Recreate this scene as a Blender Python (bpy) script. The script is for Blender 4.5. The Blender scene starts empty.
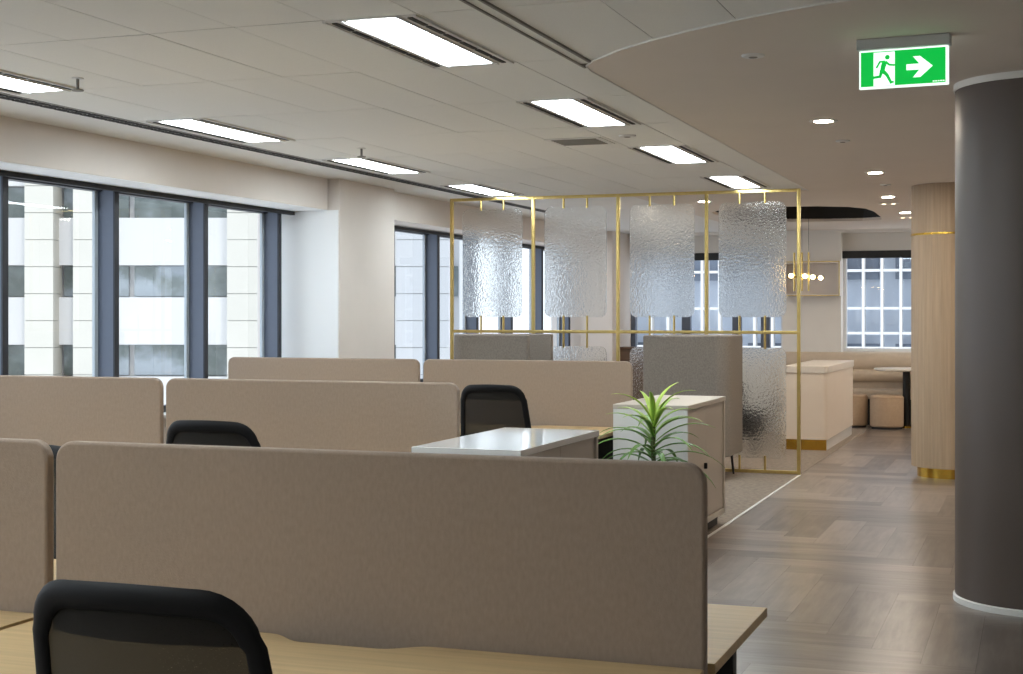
import bpy, bmesh, math, random
from mathutils import Vector, Matrix
random.seed(7)
PI = math.pi
C = bpy.context.scene.collection
SC = bpy.context.scene

# ------------------------------------------------------------------ camera
EYE = 1.5
YAW = math.radians(19.9)
FPX = 1452.4
cam_d = bpy.data.cameras.new('camera')
cam_d.sensor_fit = 'HORIZONTAL'
cam_d.sensor_width = 36.0
cam_d.lens = FPX / 1023 * 36.0
cam_d.shift_y = -20.9 / 1023
cam_d.clip_start = 0.05
cam_d.clip_end = 400
cam = bpy.data.objects.new('camera', cam_d)
C.objects.link(cam)
cam.location = (0, 0, EYE)
cam.rotation_euler = (PI / 2, 0, YAW)
SC.camera = cam

# ------------------------------------------------------------------ world, sun, exposure
w = bpy.data.worlds.new('world')
SC.world = w
w.use_nodes = True
nt = w.node_tree
bg = nt.nodes['Background']
tc = nt.nodes.new('ShaderNodeTexCoord')
sx = nt.nodes.new('ShaderNodeSeparateXYZ')
rmp = nt.nodes.new('ShaderNodeValToRGB')
rmp.color_ramp.elements[0].position = 0.0
rmp.color_ramp.elements[0].color = (0.82, 0.90, 1.0, 1)
rmp.color_ramp.elements[1].position = 0.7
rmp.color_ramp.elements[1].color = (0.70, 0.83, 1.0, 1)
nt.links.new(tc.outputs['Generated'], sx.inputs[0])
nt.links.new(sx.outputs['Z'], rmp.inputs[0])
nt.links.new(rmp.outputs[0], bg.inputs[0])
bg.inputs[1].default_value = 1.55
sun_d = bpy.data.lights.new('sun', 'SUN')
sun_d.energy = 0.8
sun_d.angle = math.radians(6)
sun_d.color = (1.0, 0.96, 0.9)
sun = bpy.data.objects.new('sun', sun_d)
C.objects.link(sun)
sun.location = (20, -20, 40)
sun.rotation_euler = Vector((-0.62, 0.62, -0.85)).to_track_quat('-Z', 'Y').to_euler()

vs = SC.view_settings
vs.view_transform = 'Standard'
vs.look = 'None'
vs.gamma = 1
vs.use_curve_mapping = False
vs.exposure = 0.55
SC.cycles.max_bounces = 10
SC.cycles.transparent_max_bounces = 12
SC.cycles.sample_clamp_indirect = 6
SC.cycles.blur_glossy = 0.5

PANEL_EMIT = 19.0          # radiance of the ceiling panels
DOWN_EMIT = 340.0           # radiance of the downlights

# ------------------------------------------------------------------ materials
def lin(c):
    out = []
    for v in c:
        v /= 255.0
        out.append(v / 12.92 if v <= 0.04045 else ((v + 0.055) / 1.055) ** 2.4)
    return (*out, 1)

def newmat(name):
    m = bpy.data.materials.new(name)
    m.use_nodes = True
    n = m.node_tree.nodes
    return m, n, m.node_tree.links, n['Principled BSDF']

def mat(name, col, rough=0.5, metal=0.0, var=0.0, scale=20.0, stretch=(1, 1, 1), bump=0.0, bscale=None, spec=0.5, detail=4.0, sheen=0.0):
    m, n, l, p = newmat(name)
    p.inputs['Roughness'].default_value = rough
    p.inputs['Metallic'].default_value = metal
    p.inputs['Specular IOR Level'].default_value = spec
    if sheen:
        p.inputs['Sheen Weight'].default_value = sheen
        p.inputs['Sheen Roughness'].default_value = 0.6
    c = lin(col)
    t = n.new('ShaderNodeTexCoord')
    mp = n.new('ShaderNodeMapping')
    mp.inputs['Scale'].default_value = stretch
    l.new(t.outputs['Object'], mp.inputs[0])
    nz = n.new('ShaderNodeTexNoise')
    nz.inputs['Scale'].default_value = scale
    nz.inputs['Detail'].default_value = detail
    l.new(mp.outputs[0], nz.inputs['Vector'])
    r = n.new('ShaderNodeValToRGB')
    r.color_ramp.elements[0].position = 0.3
    r.color_ramp.elements[1].position = 0.7
    lo = [max(0, x * (1 - var)) for x in c[:3]]
    hi = [min(1, x * (1 + var)) for x in c[:3]]
    r.color_ramp.elements[0].color = (*lo, 1)
    r.color_ramp.elements[1].color = (*hi, 1)
    l.new(nz.outputs[0], r.inputs[0])
    l.new(r.outputs[0], p.inputs['Base Color'])
    if bump:
        nb = n.new('ShaderNodeTexNoise')
        nb.inputs['Scale'].default_value = bscale or scale
        nb.inputs['Detail'].default_value = 2
        l.new(mp.outputs[0], nb.inputs['Vector'])
        b = n.new('ShaderNodeBump')
        b.inputs['Strength'].default_value = bump
        b.inputs['Distance'].default_value = 0.004
        l.new(nb.outputs[0], b.inputs['Height'])
        l.new(b.outputs[0], p.inputs['Normal'])
    return m

def emit(name, col, strength):
    m, n, l, p = newmat(name)
    p.inputs['Base Color'].default_value = lin(col)
    p.inputs['Emission Color'].default_value = lin(col)
    p.inputs['Emission Strength'].default_value = strength
    return m

M = {}
M['plaster'] = mat('plaster', (224, 216, 209), 0.85, var=0.02, scale=3, bump=0.03, bscale=60)
M['plaster_white'] = mat('plaster_white', (232, 230, 226), 0.8, var=0.015, scale=3)
M['plaster_daylit'] = mat('reveal_daylit', (244, 245, 245), 0.7)  # plaster whitened to carry window light in its colour
M['soffit'] = mat('soffit_paint', (224, 214, 203), 0.85, var=0.015, scale=2)
M['tile'] = mat('ceiling_tile', (238, 238, 234), 0.9, var=0.03, scale=220, bump=0.05, bscale=300)
M['gap'] = mat('ceiling_gap', (146, 145, 140), 0.9)
M['rail_white'] = mat('white_metal', (225, 224, 220), 0.4)
M['dark_slot'] = mat('dark_slot', (38, 36, 34), 0.7)
M['grille_mid'] = mat('grille_metal', (128, 124, 116), 0.5)
M['mullion'] = mat('mullion_navy', (92, 101, 118), 0.45, var=0.02)
M['mullion_dark'] = mat('mullion_dark', (34, 38, 48), 0.5)
M['bead'] = mat('glazing_bead', (178, 188, 196), 0.4)
M['blind'] = mat('blind_charcoal', (40, 42, 44), 0.7)
M['frame_white'] = mat('window_frame_white', (232, 236, 240), 0.5)
M['felt'] = mat('taupe_felt', (160, 142, 126), 0.95, var=0.07, scale=110, stretch=(1, 1, 0.45), bump=0.35, bscale=420, spec=0.15, detail=8, sheen=0.15)
M['felt_edge'] = mat('taupe_felt_edge', (150, 136, 120), 0.95, var=0.06, scale=90, bump=0.3, bscale=420, spec=0.15, sheen=0.2)
M['oak'] = mat('pale_oak', (205, 176, 130), 0.42, var=0.10, scale=5, stretch=(0.5, 9, 9), bump=0.04, bscale=20)
M['oak_edge'] = mat('oak_edge', (150, 128, 90), 0.5, var=0.08, scale=5, stretch=(0.5, 9, 9))
M['black'] = mat('black_plastic', (17, 17, 19), 0.55, spec=0.3)
M['black_metal'] = mat('black_metal', (26, 26, 27), 0.4, metal=0.3)
M['chrome'] = mat('chrome', (190, 190, 190), 0.2, metal=1.0)
M['seat_fabric'] = mat('charcoal_fabric', (34, 34, 36), 0.9, var=0.1, scale=200, bump=0.2, bscale=400)
M['laminate'] = mat('white_laminate', (234, 234, 232), 0.06, var=0.01, scale=2)
M['carcass'] = mat('greige_laminate', (196, 187, 175), 0.4, var=0.01, scale=2)
M['door'] = mat('taupe_laminate', (186, 176, 164), 0.45, var=0.01, scale=2)
M['grey_weave'] = mat('grey_weave', (142, 134, 126), 0.95, var=0.16, scale=130, bump=0.35, bscale=350, spec=0.15, stretch=(1, 1, 0.6))
M['tan_weave'] = mat('tan_weave', (164, 142, 124), 0.95, var=0.10, scale=130, bump=0.35, bscale=350, spec=0.15)
M['brass'] = mat('brushed_brass', (206, 182, 116), 0.28, metal=1.0, var=0.05, scale=30)
M['brass_polished'] = mat('polished_brass', (214, 174, 76), 0.18, metal=1.0, var=0.04, scale=10)
M['carpet'] = mat('carpet_tile', (138, 127, 116), 0.98, var=0.22, scale=26, bump=0.5, bscale=300, spec=0.1, detail=9)
M['column_brown'] = mat('column_umber', (92, 81, 74), 0.42, var=0.03, scale=3)
M['timber'] = mat('column_timber', (172, 150, 124), 0.5, var=0.10, scale=6, stretch=(9, 9, 0.35), bump=0.03, bscale=20)
M['counter'] = mat('counter_cream', (232, 218, 202), 0.45, var=0.015, scale=3)
M['counter_top'] = mat('counter_stone', (226, 218, 208), 0.3, var=0.03, scale=6)
M['leather'] = mat('beige_leather', (196, 180, 160), 0.5, var=0.05, scale=12, bump=0.08, bscale=80)
M['ottoman'] = mat('tan_leather', (178, 154, 128), 0.6, var=0.05, scale=30, bump=0.1, bscale=120)
M['pot'] = mat('pot_grey', (205, 204, 200), 0.5)
M['soil'] = mat('potting_soil', (44, 34, 27), 1.0, var=0.3, scale=60, bump=0.6)
M['stem'] = mat('plant_stem', (86, 96, 62), 0.8, var=0.2, scale=60)
M['facade_white'] = mat('facade_white', (198, 196, 194), 0.7, var=0.015, scale=0.3)
M['facade_beige'] = mat('facade_beige', (193, 188, 177), 0.8, var=0.03, scale=0.4)
M['facade_joint'] = mat('facade_joint', (150, 150, 142), 0.9)
M['facade_grey'] = mat('facade_grey', (190, 198, 210), 0.8, var=0.15, scale=0.3)
M['facade_dark'] = mat('facade_dark', (110, 120, 136), 0.4, var=0.3, scale=0.6)
M['brown_wood'] = mat('brown_wood', (96, 72, 52), 0.5, var=0.15, scale=6, stretch=(0.5, 8, 8))
M['lamp_panel'] = emit('lamp_panel', (236, 247, 252), PANEL_EMIT)
M['lamp_down'] = emit('lamp_down', (255, 240, 220), DOWN_EMIT)
M['lamp_spot'] = emit('lamp_spot', (255, 232, 200), 3.0)
M['lamp_bulb'] = emit('lamp_bulb', (255, 214, 150), 26.0)
M['sign_white'] = emit('sign_white', (240, 255, 248), 0.72)
M['sign_green'] = emit('sign_green', (0, 182, 66), 0.62)
M['sign_body'] = mat('sign_housing', (196, 198, 196), 0.5)

def facade_glass():
    m, n, l, p = newmat('facade_glass')
    t = n.new('ShaderNodeTexCoord')
    nz = n.new('ShaderNodeTexNoise'); nz.inputs['Scale'].default_value = 0.55; nz.inputs['Detail'].default_value = 5
    l.new(t.outputs['Object'], nz.inputs['Vector'])
    r = n.new('ShaderNodeValToRGB')
    e = r.color_ramp.elements
    e[0].position = 0.36; e[0].color = lin((84, 92, 88))
    e[1].position = 0.62; e[1].color = lin((150, 158, 164))
    x = e.new(0.5); x.color = lin((112, 120, 118))
    l.new(nz.outputs[0], r.inputs[0]); l.new(r.outputs[0], p.inputs['Base Color'])
    p.inputs['Roughness'].default_value = 0.12
    return m
M['facade_glass'] = facade_glass()

def clear_glass():
    m, n, l, p = newmat('clear_glass')
    n.remove(p)
    tr = n.new('ShaderNodeBsdfTransparent'); tr.inputs[0].default_value = (0.97, 0.975, 0.972, 1)
    gl = n.new('ShaderNodeBsdfGlossy'); gl.inputs['Roughness'].default_value = 0.0
    fr = n.new('ShaderNodeFresnel'); fr.inputs[0].default_value = 1.45
    mx = n.new('ShaderNodeMixShader')
    gm = n.new('ShaderNodeNewGeometry')
    inv = n.new('ShaderNodeMath'); inv.operation = 'SUBTRACT'; inv.inputs[0].default_value = 1.0
    mu = n.new('ShaderNodeMath'); mu.operation = 'MULTIPLY'
    l.new(gm.outputs['Backfacing'], inv.inputs[1]); l.new(inv.outputs[0], mu.inputs[0]); l.new(fr.outputs[0], mu.inputs[1])
    l.new(mu.outputs[0], mx.inputs[0]); l.new(tr.outputs[0], mx.inputs[1]); l.new(gl.outputs[0], mx.inputs[2])
    l.new(mx.outputs[0], n['Material Output'].inputs[0])
    return m
M['glass'] = clear_glass()

def hammered():
    m, n, l, p = newmat('hammered_glass')
    p.inputs['Base Color'].default_value = (0.97, 0.99, 0.985, 1)
    p.inputs['Roughness'].default_value = 0.17
    p.inputs['IOR'].default_value = 1.45
    p.inputs['Transmission Weight'].default_value = 1.0
    t = n.new('ShaderNodeTexCoord')
    v = n.new('ShaderNodeTexVoronoi'); v.feature = 'SMOOTH_F1'; v.inputs['Scale'].default_value = 48; v.inputs['Smoothness'].default_value = 0.25
    l.new(t.outputs['Object'], v.inputs['Vector'])
    b = n.new('ShaderNodeBump'); b.inputs['Strength'].default_value = 0.24; b.inputs['Distance'].default_value = 0.006
    l.new(v.outputs['Distance'], b.inputs['Height']); l.new(b.outputs[0], p.inputs['Normal'])
    return m
M['hammered'] = hammered()

def mesh_fabric():
    m, n, l, p = newmat('chair_mesh')
    p.inputs['Base Color'].default_value = lin((30, 26, 20))
    p.inputs['Roughness'].default_value = 0.8
    t = n.new('ShaderNodeTexCoord')
    mp = n.new('ShaderNodeMapping'); mp.inputs['Scale'].default_value = (1, 1, 3)
    l.new(t.outputs['Object'], mp.inputs[0])
    nz = n.new('ShaderNodeTexNoise'); nz.inputs['Scale'].default_value = 240; nz.inputs['Detail'].default_value = 2
    l.new(mp.outputs[0], nz.inputs['Vector'])
    mr = n.new('ShaderNodeMapRange')
    mr.inputs[1].default_value = 0.3; mr.inputs[2].default_value = 0.7
    mr.inputs[3].default_value = 0.90; mr.inputs[4].default_value = 0.97
    l.new(nz.outputs[0], mr.inputs[0]); l.new(mr.outputs[0], p.inputs['Alpha'])
    return m
M['mesh'] = mesh_fabric()

def plank_mat():
    m, n, l, p = newmat('herringbone_vinyl')
    a = n.new('ShaderNodeAttribute'); a.attribute_name = 'tone'
    uv = n.new('ShaderNodeUVMap'); uv.uv_map = 'UVMap'
    mp = n.new('ShaderNodeMapping'); mp.inputs['Scale'].default_value = (0.9, 11, 1)
    l.new(uv.outputs[0], mp.inputs[0])
    nz = n.new('ShaderNodeTexNoise'); nz.inputs['Scale'].default_value = 2.2; nz.inputs['Detail'].default_value = 6
    nz.inputs['Roughness'].default_value = 0.62
    l.new(mp.outputs[0], nz.inputs['Vector'])
    mp2 = n.new('ShaderNodeMapping'); mp2.inputs['Scale'].default_value = (1.2, 4, 1)
    l.new(uv.outputs[0], mp2.inputs[0])
    n2 = n.new('ShaderNodeTexNoise'); n2.inputs['Scale'].default_value = 2.0; n2.inputs['Detail'].default_value = 3
    l.new(mp2.outputs[0], n2.inputs['Vector'])
    r = n.new('ShaderNodeValToRGB')
    r.color_ramp.elements[0].position = 0.30; r.color_ramp.elements[0].color = lin((93, 83, 75))
    r.color_ramp.elements[1].position = 0.72; r.color_ramp.elements[1].color = lin((146, 134, 124))
    mth = n.new('ShaderNodeMath'); mth.operation = 'ADD'
    sc1 = n.new('ShaderNodeMath'); sc1.operation = 'MULTIPLY'; sc1.inputs[1].default_value = 0.55
    sc2 = n.new('ShaderNodeMath'); sc2.operation = 'MULTIPLY_ADD'; sc2.inputs[1].default_value = 0.45
    l.new(nz.outputs[0], sc1.inputs[0]); l.new(n2.outputs[0], sc2.inputs[0]); l.new(sc1.outputs[0], sc2.inputs[2])
    l.new(sc2.outputs[0], mth.inputs[0]); l.new(a.outputs['Fac'], mth.inputs[1])
    l.new(mth.outputs[0], r.inputs[0]); l.new(r.outputs[0], p.inputs['Base Color'])
    p.inputs['Roughness'].default_value = 0.28
    b = n.new('ShaderNodeBump'); b.inputs['Strength'].default_value = 0.12; b.inputs['Distance'].default_value = 0.002
    l.new(nz.outputs[0], b.inputs['Height']); l.new(b.outputs[0], p.inputs['Normal'])
    return m
M['plank'] = plank_mat()

def leaf_mat():
    m, n, l, p = newmat('dracaena_leaf')
    uv = n.new('ShaderNodeUVMap'); uv.uv_map = 'UVMap'
    s = n.new('ShaderNodeSeparateXYZ'); l.new(uv.outputs[0], s.inputs[0])
    r = n.new('ShaderNodeValToRGB')
    e = r.color_ramp.elements
    e[0].position = 0.0; e[0].color = lin((52, 92, 44))
    e[1].position = 1.0; e[1].color = lin((186, 214, 92))
    x = e.new(0.5); x.color = lin((104, 150, 66))
    # uv.y holds the leaf's own tone (young leaves near the top are yellower), uv.x runs across the blade
    w1 = n.new('ShaderNodeMath'); w1.operation = 'ABSOLUTE'
    l.new(s.outputs['X'], w1.inputs[0])
    ad = n.new('ShaderNodeMath'); ad.operation = 'MULTIPLY_ADD'; ad.inputs[1].default_value = 0.35
    l.new(w1.outputs[0], ad.inputs[0]); l.new(s.outputs['Y'], ad.inputs[2])
    l.new(ad.outputs[0], r.inputs[0]); l.new(r.outputs[0], p.inputs['Base Color'])
    p.inputs['Roughness'].default_value = 0.4
    return m
M['leaf'] = leaf_mat()

# ------------------------------------------------------------------ mesh helpers
class MB:
    """Collects shapes and links them as ONE mesh object."""
    def __init__(self):
        self.bm = bmesh.new()
    def box(self, x0, x1, y0, y1, z0, z1):
        v = [self.bm.verts.new(p) for p in ((x0, y0, z0), (x1, y0, z0), (x1, y1, z0), (x0, y1, z0), (x0, y0, z1), (x1, y0, z1), (x1, y1, z1), (x0, y1, z1))]
        for f in ((0, 3, 2, 1), (4, 5, 6, 7), (0, 1, 5, 4), (1, 2, 6, 5), (2, 3, 7, 6), (3, 0, 4, 7)):
            self.bm.faces.new([v[i] for i in f])
        return self
    def prism(self, pts, axis, a0, a1):
        """closed outline (2-D) extruded along an axis: 'Y' uses (x,z), 'Z' uses (x,y), 'X' uses (y,z)"""
        def P(p, a):
            return {'Y': (p[0], a, p[1]), 'Z': (p[0], p[1], a), 'X': (a, p[0], p[1])}[axis]
        A = [self.bm.verts.new(P(p, a0)) for p in pts]
        B = [self.bm.verts.new(P(p, a1)) for p in pts]
        n = len(pts)
        self.bm.faces.new(A); self.bm.faces.new(B[::-1])
        for i in range(n):
            j = (i + 1) % n
            self.bm.faces.new((A[j], A[i], B[i], B[j]))
        return self
    def lathe(self, prof, seg=32, cx=0, cy=0, cap=True):
        rings = []
        for r, z in prof:
            rings.append([self.bm.verts.new((cx + r * math.cos(2 * PI * k / seg), cy + r * math.sin(2 * PI * k / seg), z)) for k in range(seg)])
        for a, b in zip(rings, rings[1:]):
            for k in range(seg):
                j = (k + 1) % seg
                self.bm.faces.new((a[k], a[j], b[j], b[k]))
        if cap:
            self.bm.faces.new(rings[0][::-1]); self.bm.faces.new(rings[-1])
        return self
    def tube(self, path, rad, seg=10, closed=False, flat=1.0, up=None):
        """sweep an ellipse along a path; rad may be a list; flat scales the radius along the second axis"""
        pts = [Vector(p) for p in path]
        n = len(pts)
        rings = []
        for i, p in enumerate(pts):
            if closed:
                t = pts[(i + 1) % n] - pts[i - 1]
            else:
                t = pts[min(i + 1, n - 1)] - pts[max(i - 1, 0)]
            t.normalize()
            if isinstance(up, list): u = Vector(up[i])
            else: u = Vector(up) if up else (Vector((0, 0, 1)) if abs(t.z) < 0.9 else Vector((0, 1, 0)))
            a = t.cross(u).normalized(); b = a.cross(t).normalized()
            r = rad[i] if isinstance(rad, (list, tuple)) else rad
            rings.append([self.bm.verts.new(p + a * (r * math.cos(2 * PI * k / seg)) + b * (r * flat * math.sin(2 * PI * k / seg))) for k in range(seg)])
        m = n if closed else n - 1
        for i in range(m):
            A, B = rings[i], rings[(i + 1) % n]
            for k in range(seg):
                j = (k + 1) % seg
                self.bm.faces.new((A[k], A[j], B[j], B[k]))
        if not closed:
            self.bm.faces.new(rings[0][::-1]); self.bm.faces.new(rings[-1])
        return self
    def build(self, name, m, parent=None, bevel=0.0, seg=2, smooth=False):
        bmesh.ops.recalc_face_normals(self.bm, faces=self.bm.faces)
        me = bpy.data.meshes.new(name)
        self.bm.to_mesh(me); self.bm.free()
        o = bpy.data.objects.new(name, me)
        C.objects.link(o)
        if m is not None:
            me.materials.append(M[m] if isinstance(m, str) else m)
        if parent:
            o.parent = parent
        if smooth or bevel:
            for f in me.polygons:
                f.use_smooth = True
        if bevel:
            b = o.modifiers.new('bevel', 'BEVEL'); b.width = bevel; b.segments = seg
            b.limit_method = 'ANGLE'; b.angle_limit = math.radians(40)
            wn = o.modifiers.new('normals', 'WEIGHTED_NORMAL'); wn.keep_sharp = True
        if smooth and not bevel:
            try:
                me.set_sharp_from_angle(angle=math.radians(40))
            except Exception:
                pass
        return o

def box(name, m, x0, x1, y0, y1, z0, z1, parent=None, bevel=0.0, seg=2):
    return MB().box(x0, x1, y0, y1, z0, z1).build(name, m, parent, bevel, seg)

def tag(o, label, cat, group=None, kind=None):
    o['label'] = label; o['category'] = cat
    if group: o['group'] = group
    if kind: o['kind'] = kind
    return o

def struct(o):
    o['kind'] = 'structure'
    return o

def thing(name, loc, label, cat, group=None, rz=0.0):
    o = bpy.data.objects.new(name, None); C.objects.link(o)
    o.empty_display_size = 0.2
    o.location = loc; o.rotation_euler = (0, 0, rz)
    return tag(o, label, cat, group)

KIDS = {}
def dup(root, loc, label, rz=None, group=None):
    r = root.copy(); C.objects.link(r); r.location = loc
    if rz is not None: r.rotation_euler = (0, 0, rz)
    r['label'] = label
    if group: r['group'] = group
    for ch in [o for o in bpy.data.objects if o.parent == root]:
        c = ch.copy(); C.objects.link(c); c.parent = r
        for g in [o for o in bpy.data.objects if o.parent == ch]:
            d = g.copy(); C.objects.link(d); d.parent = c
    return r

def rrect(x0, x1, z0, z1, r, seg=8, corners=(1, 1, 1, 1)):
    """rounded rectangle outline; corners = bottom-left, bottom-right, top-right, top-left"""
    out = []
    for (cx, cz, a0, on) in ((x0, z0, PI, corners[0]), (x1, z0, 1.5 * PI, corners[1]), (x1, z1, 0, corners[2]), (x0, z1, 0.5 * PI, corners[3])):
        if not on:
            out.append((cx, cz)); continue
        ox = cx + r if cx == x0 else cx - r
        oz = cz + r if cz == z0 else cz - r
        for k in range(seg + 1):
            a = a0 + k / seg * PI / 2
            out.append((ox + r * math.cos(a), oz + r * math.sin(a)))
    return out

# ------------------------------------------------------------------ room shell
ZC = 2.73
XL, XR, YB, YF = -6.5, 2.6, -3.0, 21.2
# sub-floor slab and herringbone vinyl
W_, N_ = 0.23, 5
def herringbone():
    bm = bmesh.new()
    uvl = bm.loops.layers.uv.new('UVMap')
    tones = []
    x0, y0 = -2.16, -3.0
    nx, ny = int((XR - x0) / W_) + 8, int((YF - y0) / W_) + 8
    g = 0.0004
    def add(ax, ay, bx, by, vert):
        if bx < x0 - 0.01 or ax > XR or by < YB or ay > YF: return
        ax_, bx_ = max(ax, x0) + g, min(bx, XR) - g
        ay_, by_ = max(ay, YB) + g, min(by, YF) - g
        if bx_ <= ax_ or by_ <= ay_: return
        f = bm.faces.new([bm.verts.new(p) for p in ((ax_, ay_, 0), (bx_, ay_, 0), (bx_, by_, 0), (ax_, by_, 0))])
        ou, ov = random.uniform(0, 50), random.uniform(0, 50)
        for lp in f.loops:
            c = lp.vert.co
            lp[uvl].uv = ((c.y + ou, c.x + ov) if vert else (c.x + ou, c.y + ov))
        tones.append(random.uniform(-0.18, 0.18))
    # phase chosen so that the staircase of planks meets the photographed plank ends
    px, py = -0.935, 10.40
    for j in range(-30, 31):
        for k in range(-120, 121):
            # horizontal plank of row k
            xs = 2 * N_ * j - k
            add(px + xs * W_, py + k * W_, px + (xs + N_) * W_, py + (k + 1) * W_, False)
            ys = 2 * N_ * j + N_ - k
            add(px + k * W_, py + ys * W_, px + (k + 1) * W_, py + (ys + N_) * W_, True)
    me = bpy.data.meshes.new('floor')
    bm.to_mesh(me); bm.free()
    at = me.attributes.new('tone', 'FLOAT', 'FACE')
    at.data.foreach_set('value', tones)
    me.materials.append(M['plank'])
    o = bpy.data.objects.new('floor', me); C.objects.link(o)
    return struct(o)
herringbone()
slab = struct(box('floor_slab', 'dark_slot', XL - 0.3, XR + 0.2, YB - 0.2, YF + 0.2, -0.30, -0.004))
struct(box('floor_carpet', 'carpet', XL + 0.05, -2.11, YB, 14.3, -0.003, 0.002))
struct(box('floor_lounge', 'carpet', XL + 0.05, -2.11, 14.3, YF, -0.003, 0.0015))
struct(box('trim_1', 'rail_white', -2.112, -2.092, YB, 13.78, -0.003, 0.005))

# tile ceiling: each tile a slab with a thin shadow gap
def ceiling():
    b = MB()
    xs = [-5.36] + [-2.37 - 0.4255 * k for k in range(6, -1, -1)] + [-2.10]
    xs2 = [-2.02] + [-1.6 + 0.4255 * k for k in range(0, 11)]
    xs2[-1] = XR
    ys = [5.42 + 1.2 * k for k in range(-8, 8)]
    ys = [y for y in ys if YB < y] 
    ys = [YB] + ys + [14.3]
    gx, gy = 0.0022, 0.0050
    def run(xx, ymax):
        for a, c in zip(xx, xx[1:]):
            for p, q in zip(ys, ys[1:]):
                if p > ymax: continue
                dz = random.uniform(-0.0008, 0.0008)
                x0, x1, y0, y1 = a + gx, c - gx, p + gy, q - gy
                z = ZC + dz
                t1, t2 = random.uniform(-0.0008, 0.0008), random.uniform(-0.0008, 0.0008)
                v = [b.bm.verts.new(pt) for pt in ((x0, y0, z + t1), (x1, y0, z + t2), (x1, y1, z - t1), (x0, y1, z - t2), (x0, y0, z + .02), (x1, y0, z + .02), (x1, y1, z + .02), (x0, y1, z + .02))]
                for f in ((0, 3, 2, 1), (4, 5, 6, 7), (0, 1, 5, 4), (1, 2, 6, 5), (2, 3, 7, 6), (3, 0, 4, 7)):
                    b.bm.faces.new([v[i] for i in f])
    run(xs, 99)
    run(xs2, 6.7)
    return struct(b.build('ceiling', 'tile'))
ceiling()
struct(box('ceiling_void', 'gap', XL - 0.3, XR + 0.2, YB - 0.2, YF + 0.2, ZC + 0.55, ZC + 0.7))
struct(box('ceiling_grid', 'gap', -5.355, XR, YB, 14.32, ZC + 0.0025, ZC + 0.012))
# plaster strip between window-side slot diffuser and wall
struct(box('ceiling_edge_strip', 'plaster_white', XL - 0.2, -5.50, YB, YF, ZC - 0.001, ZC + 0.03))
# lounge ceiling left of the soffit, beyond the tiles
struct(box('ceiling_lounge', 'plaster_white', -5.36, -3.9, 14.3, YF, ZC - 0.002, ZC + 0.03))
struct(box('ceiling_lounge_end', 'plaster_white', -5.50, -5.36, 16.4, YF, ZC - 0.002, ZC + 0.03))

# flush plaster soffit with its curved nose and the pebble-shaped opening
def arcpts(c, rx, ry, a0, a1, n):
    return [(c[0] + rx * math.cos(math.radians(a0 + (a1 - a0) * k / n)), c[1] + ry * math.sin(math.radians(a0 + (a1 - a0) * k / n))) for k in range(n + 1)]
def soffit():
    outer = [(-3.9, YF), (-3.9, 14.3), (-2.10, 14.3), (-2.10, 6.95), (-2.08, 6.82)]
    outer += [(-2.0, 6.68), (-1.937, 6.61), (-1.80, 6.45), (-1.611, 6.28), (-1.4, 6.12), (-1.173, 5.97), (-0.96, 5.85), (-0.758, 5.76), (-0.45, 5.68), (-0.049, 5.635), (0.6, 5.60), (XR, 5.60)]
    outer += [(XR, YF)]
    hole = HOLE
    bm = bmesh.new()
    ve = []
    for ring in (outer, hole):
        vs_ = [bm.verts.new((x, y, ZC - 0.004)) for x, y in ring]
        ve += [bm.edges.new((vs_[i], vs_[(i + 1) % len(vs_)])) for i in range(len(vs_))]
    bmesh.ops.triangle_fill(bm, edges=ve, use_beauty=True)
    ret = bmesh.ops.extrude_face_region(bm, geom=bm.faces[:])
    for v in [g for g in ret['geom'] if isinstance(g, bmesh.types.BMVert)]:
        v.co.z += 0.04
    b = MB(); b.bm.free(); b.bm = bm
    return struct(b.build('ceiling_soffit', 'soffit'))
HOLE = []
HOLE += [(-3.62, 16.95), (-3.45, 16.62), (-3.1, 16.42), (-2.7, 16.33), (-2.3, 16.42), (-2.0, 16.62), (-1.84, 16.95), (-1.80, 17.5), (-1.82, 18.5), (-1.86, 18.95), (-2.1, 19.1), (-2.6, 19.1), (-3.2, 18.9), (-3.55, 18.0), (-3.66, 17.4)]
soffit()
def recess():
    b = MB()
    pts = HOLE
    A = [b.bm.verts.new((x, y, ZC + 0.03)) for x, y in pts]
    B = [b.bm.verts.new((x, y, ZC + 0.5)) for x, y in pts]
    for i in range(len(pts)):
        j = (i + 1) % len(pts)
        b.bm.faces.new((A[i], A[j], B[j], B[i]))
    b.bm.faces.new(B)
    return struct(b.build('ceiling_recess', 'dark_slot'))
recess()
# track trims in the ceiling, in line with the soffit edge
t = MB()
t.box(-2.10, -2.088, YB, 6.85, ZC - 0.010, ZC + 0.004).box(-2.032, -2.02, YB, 6.70, ZC - 0.010, ZC + 0.004)
struct(t.build('trim_2', 'grille_mid'))
struct(box('trim_3', 'tile', -2.087, -2.033, YB, 6.75, ZC - 0.004, ZC + 0.004))
# edge bead of the soffit
def bead_path():
    pts = [(-2.10, 14.3), (-2.10, 6.95), (-2.08, 6.82), (-2.0, 6.68), (-1.937, 6.61), (-1.80, 6.45), (-1.611, 6.28), (-1.4, 6.12), (-1.173, 5.97), (-0.96, 5.85), (-0.758, 5.76), (-0.45, 5.68), (-0.049, 5.635), (0.6, 5.60), (XR, 5.60)]
    return [(x, y, ZC - 0.004) for x, y in pts]
struct(MB().tube(bead_path(), 0.005, 6).build('trim_4', 'rail_white'))

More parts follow.
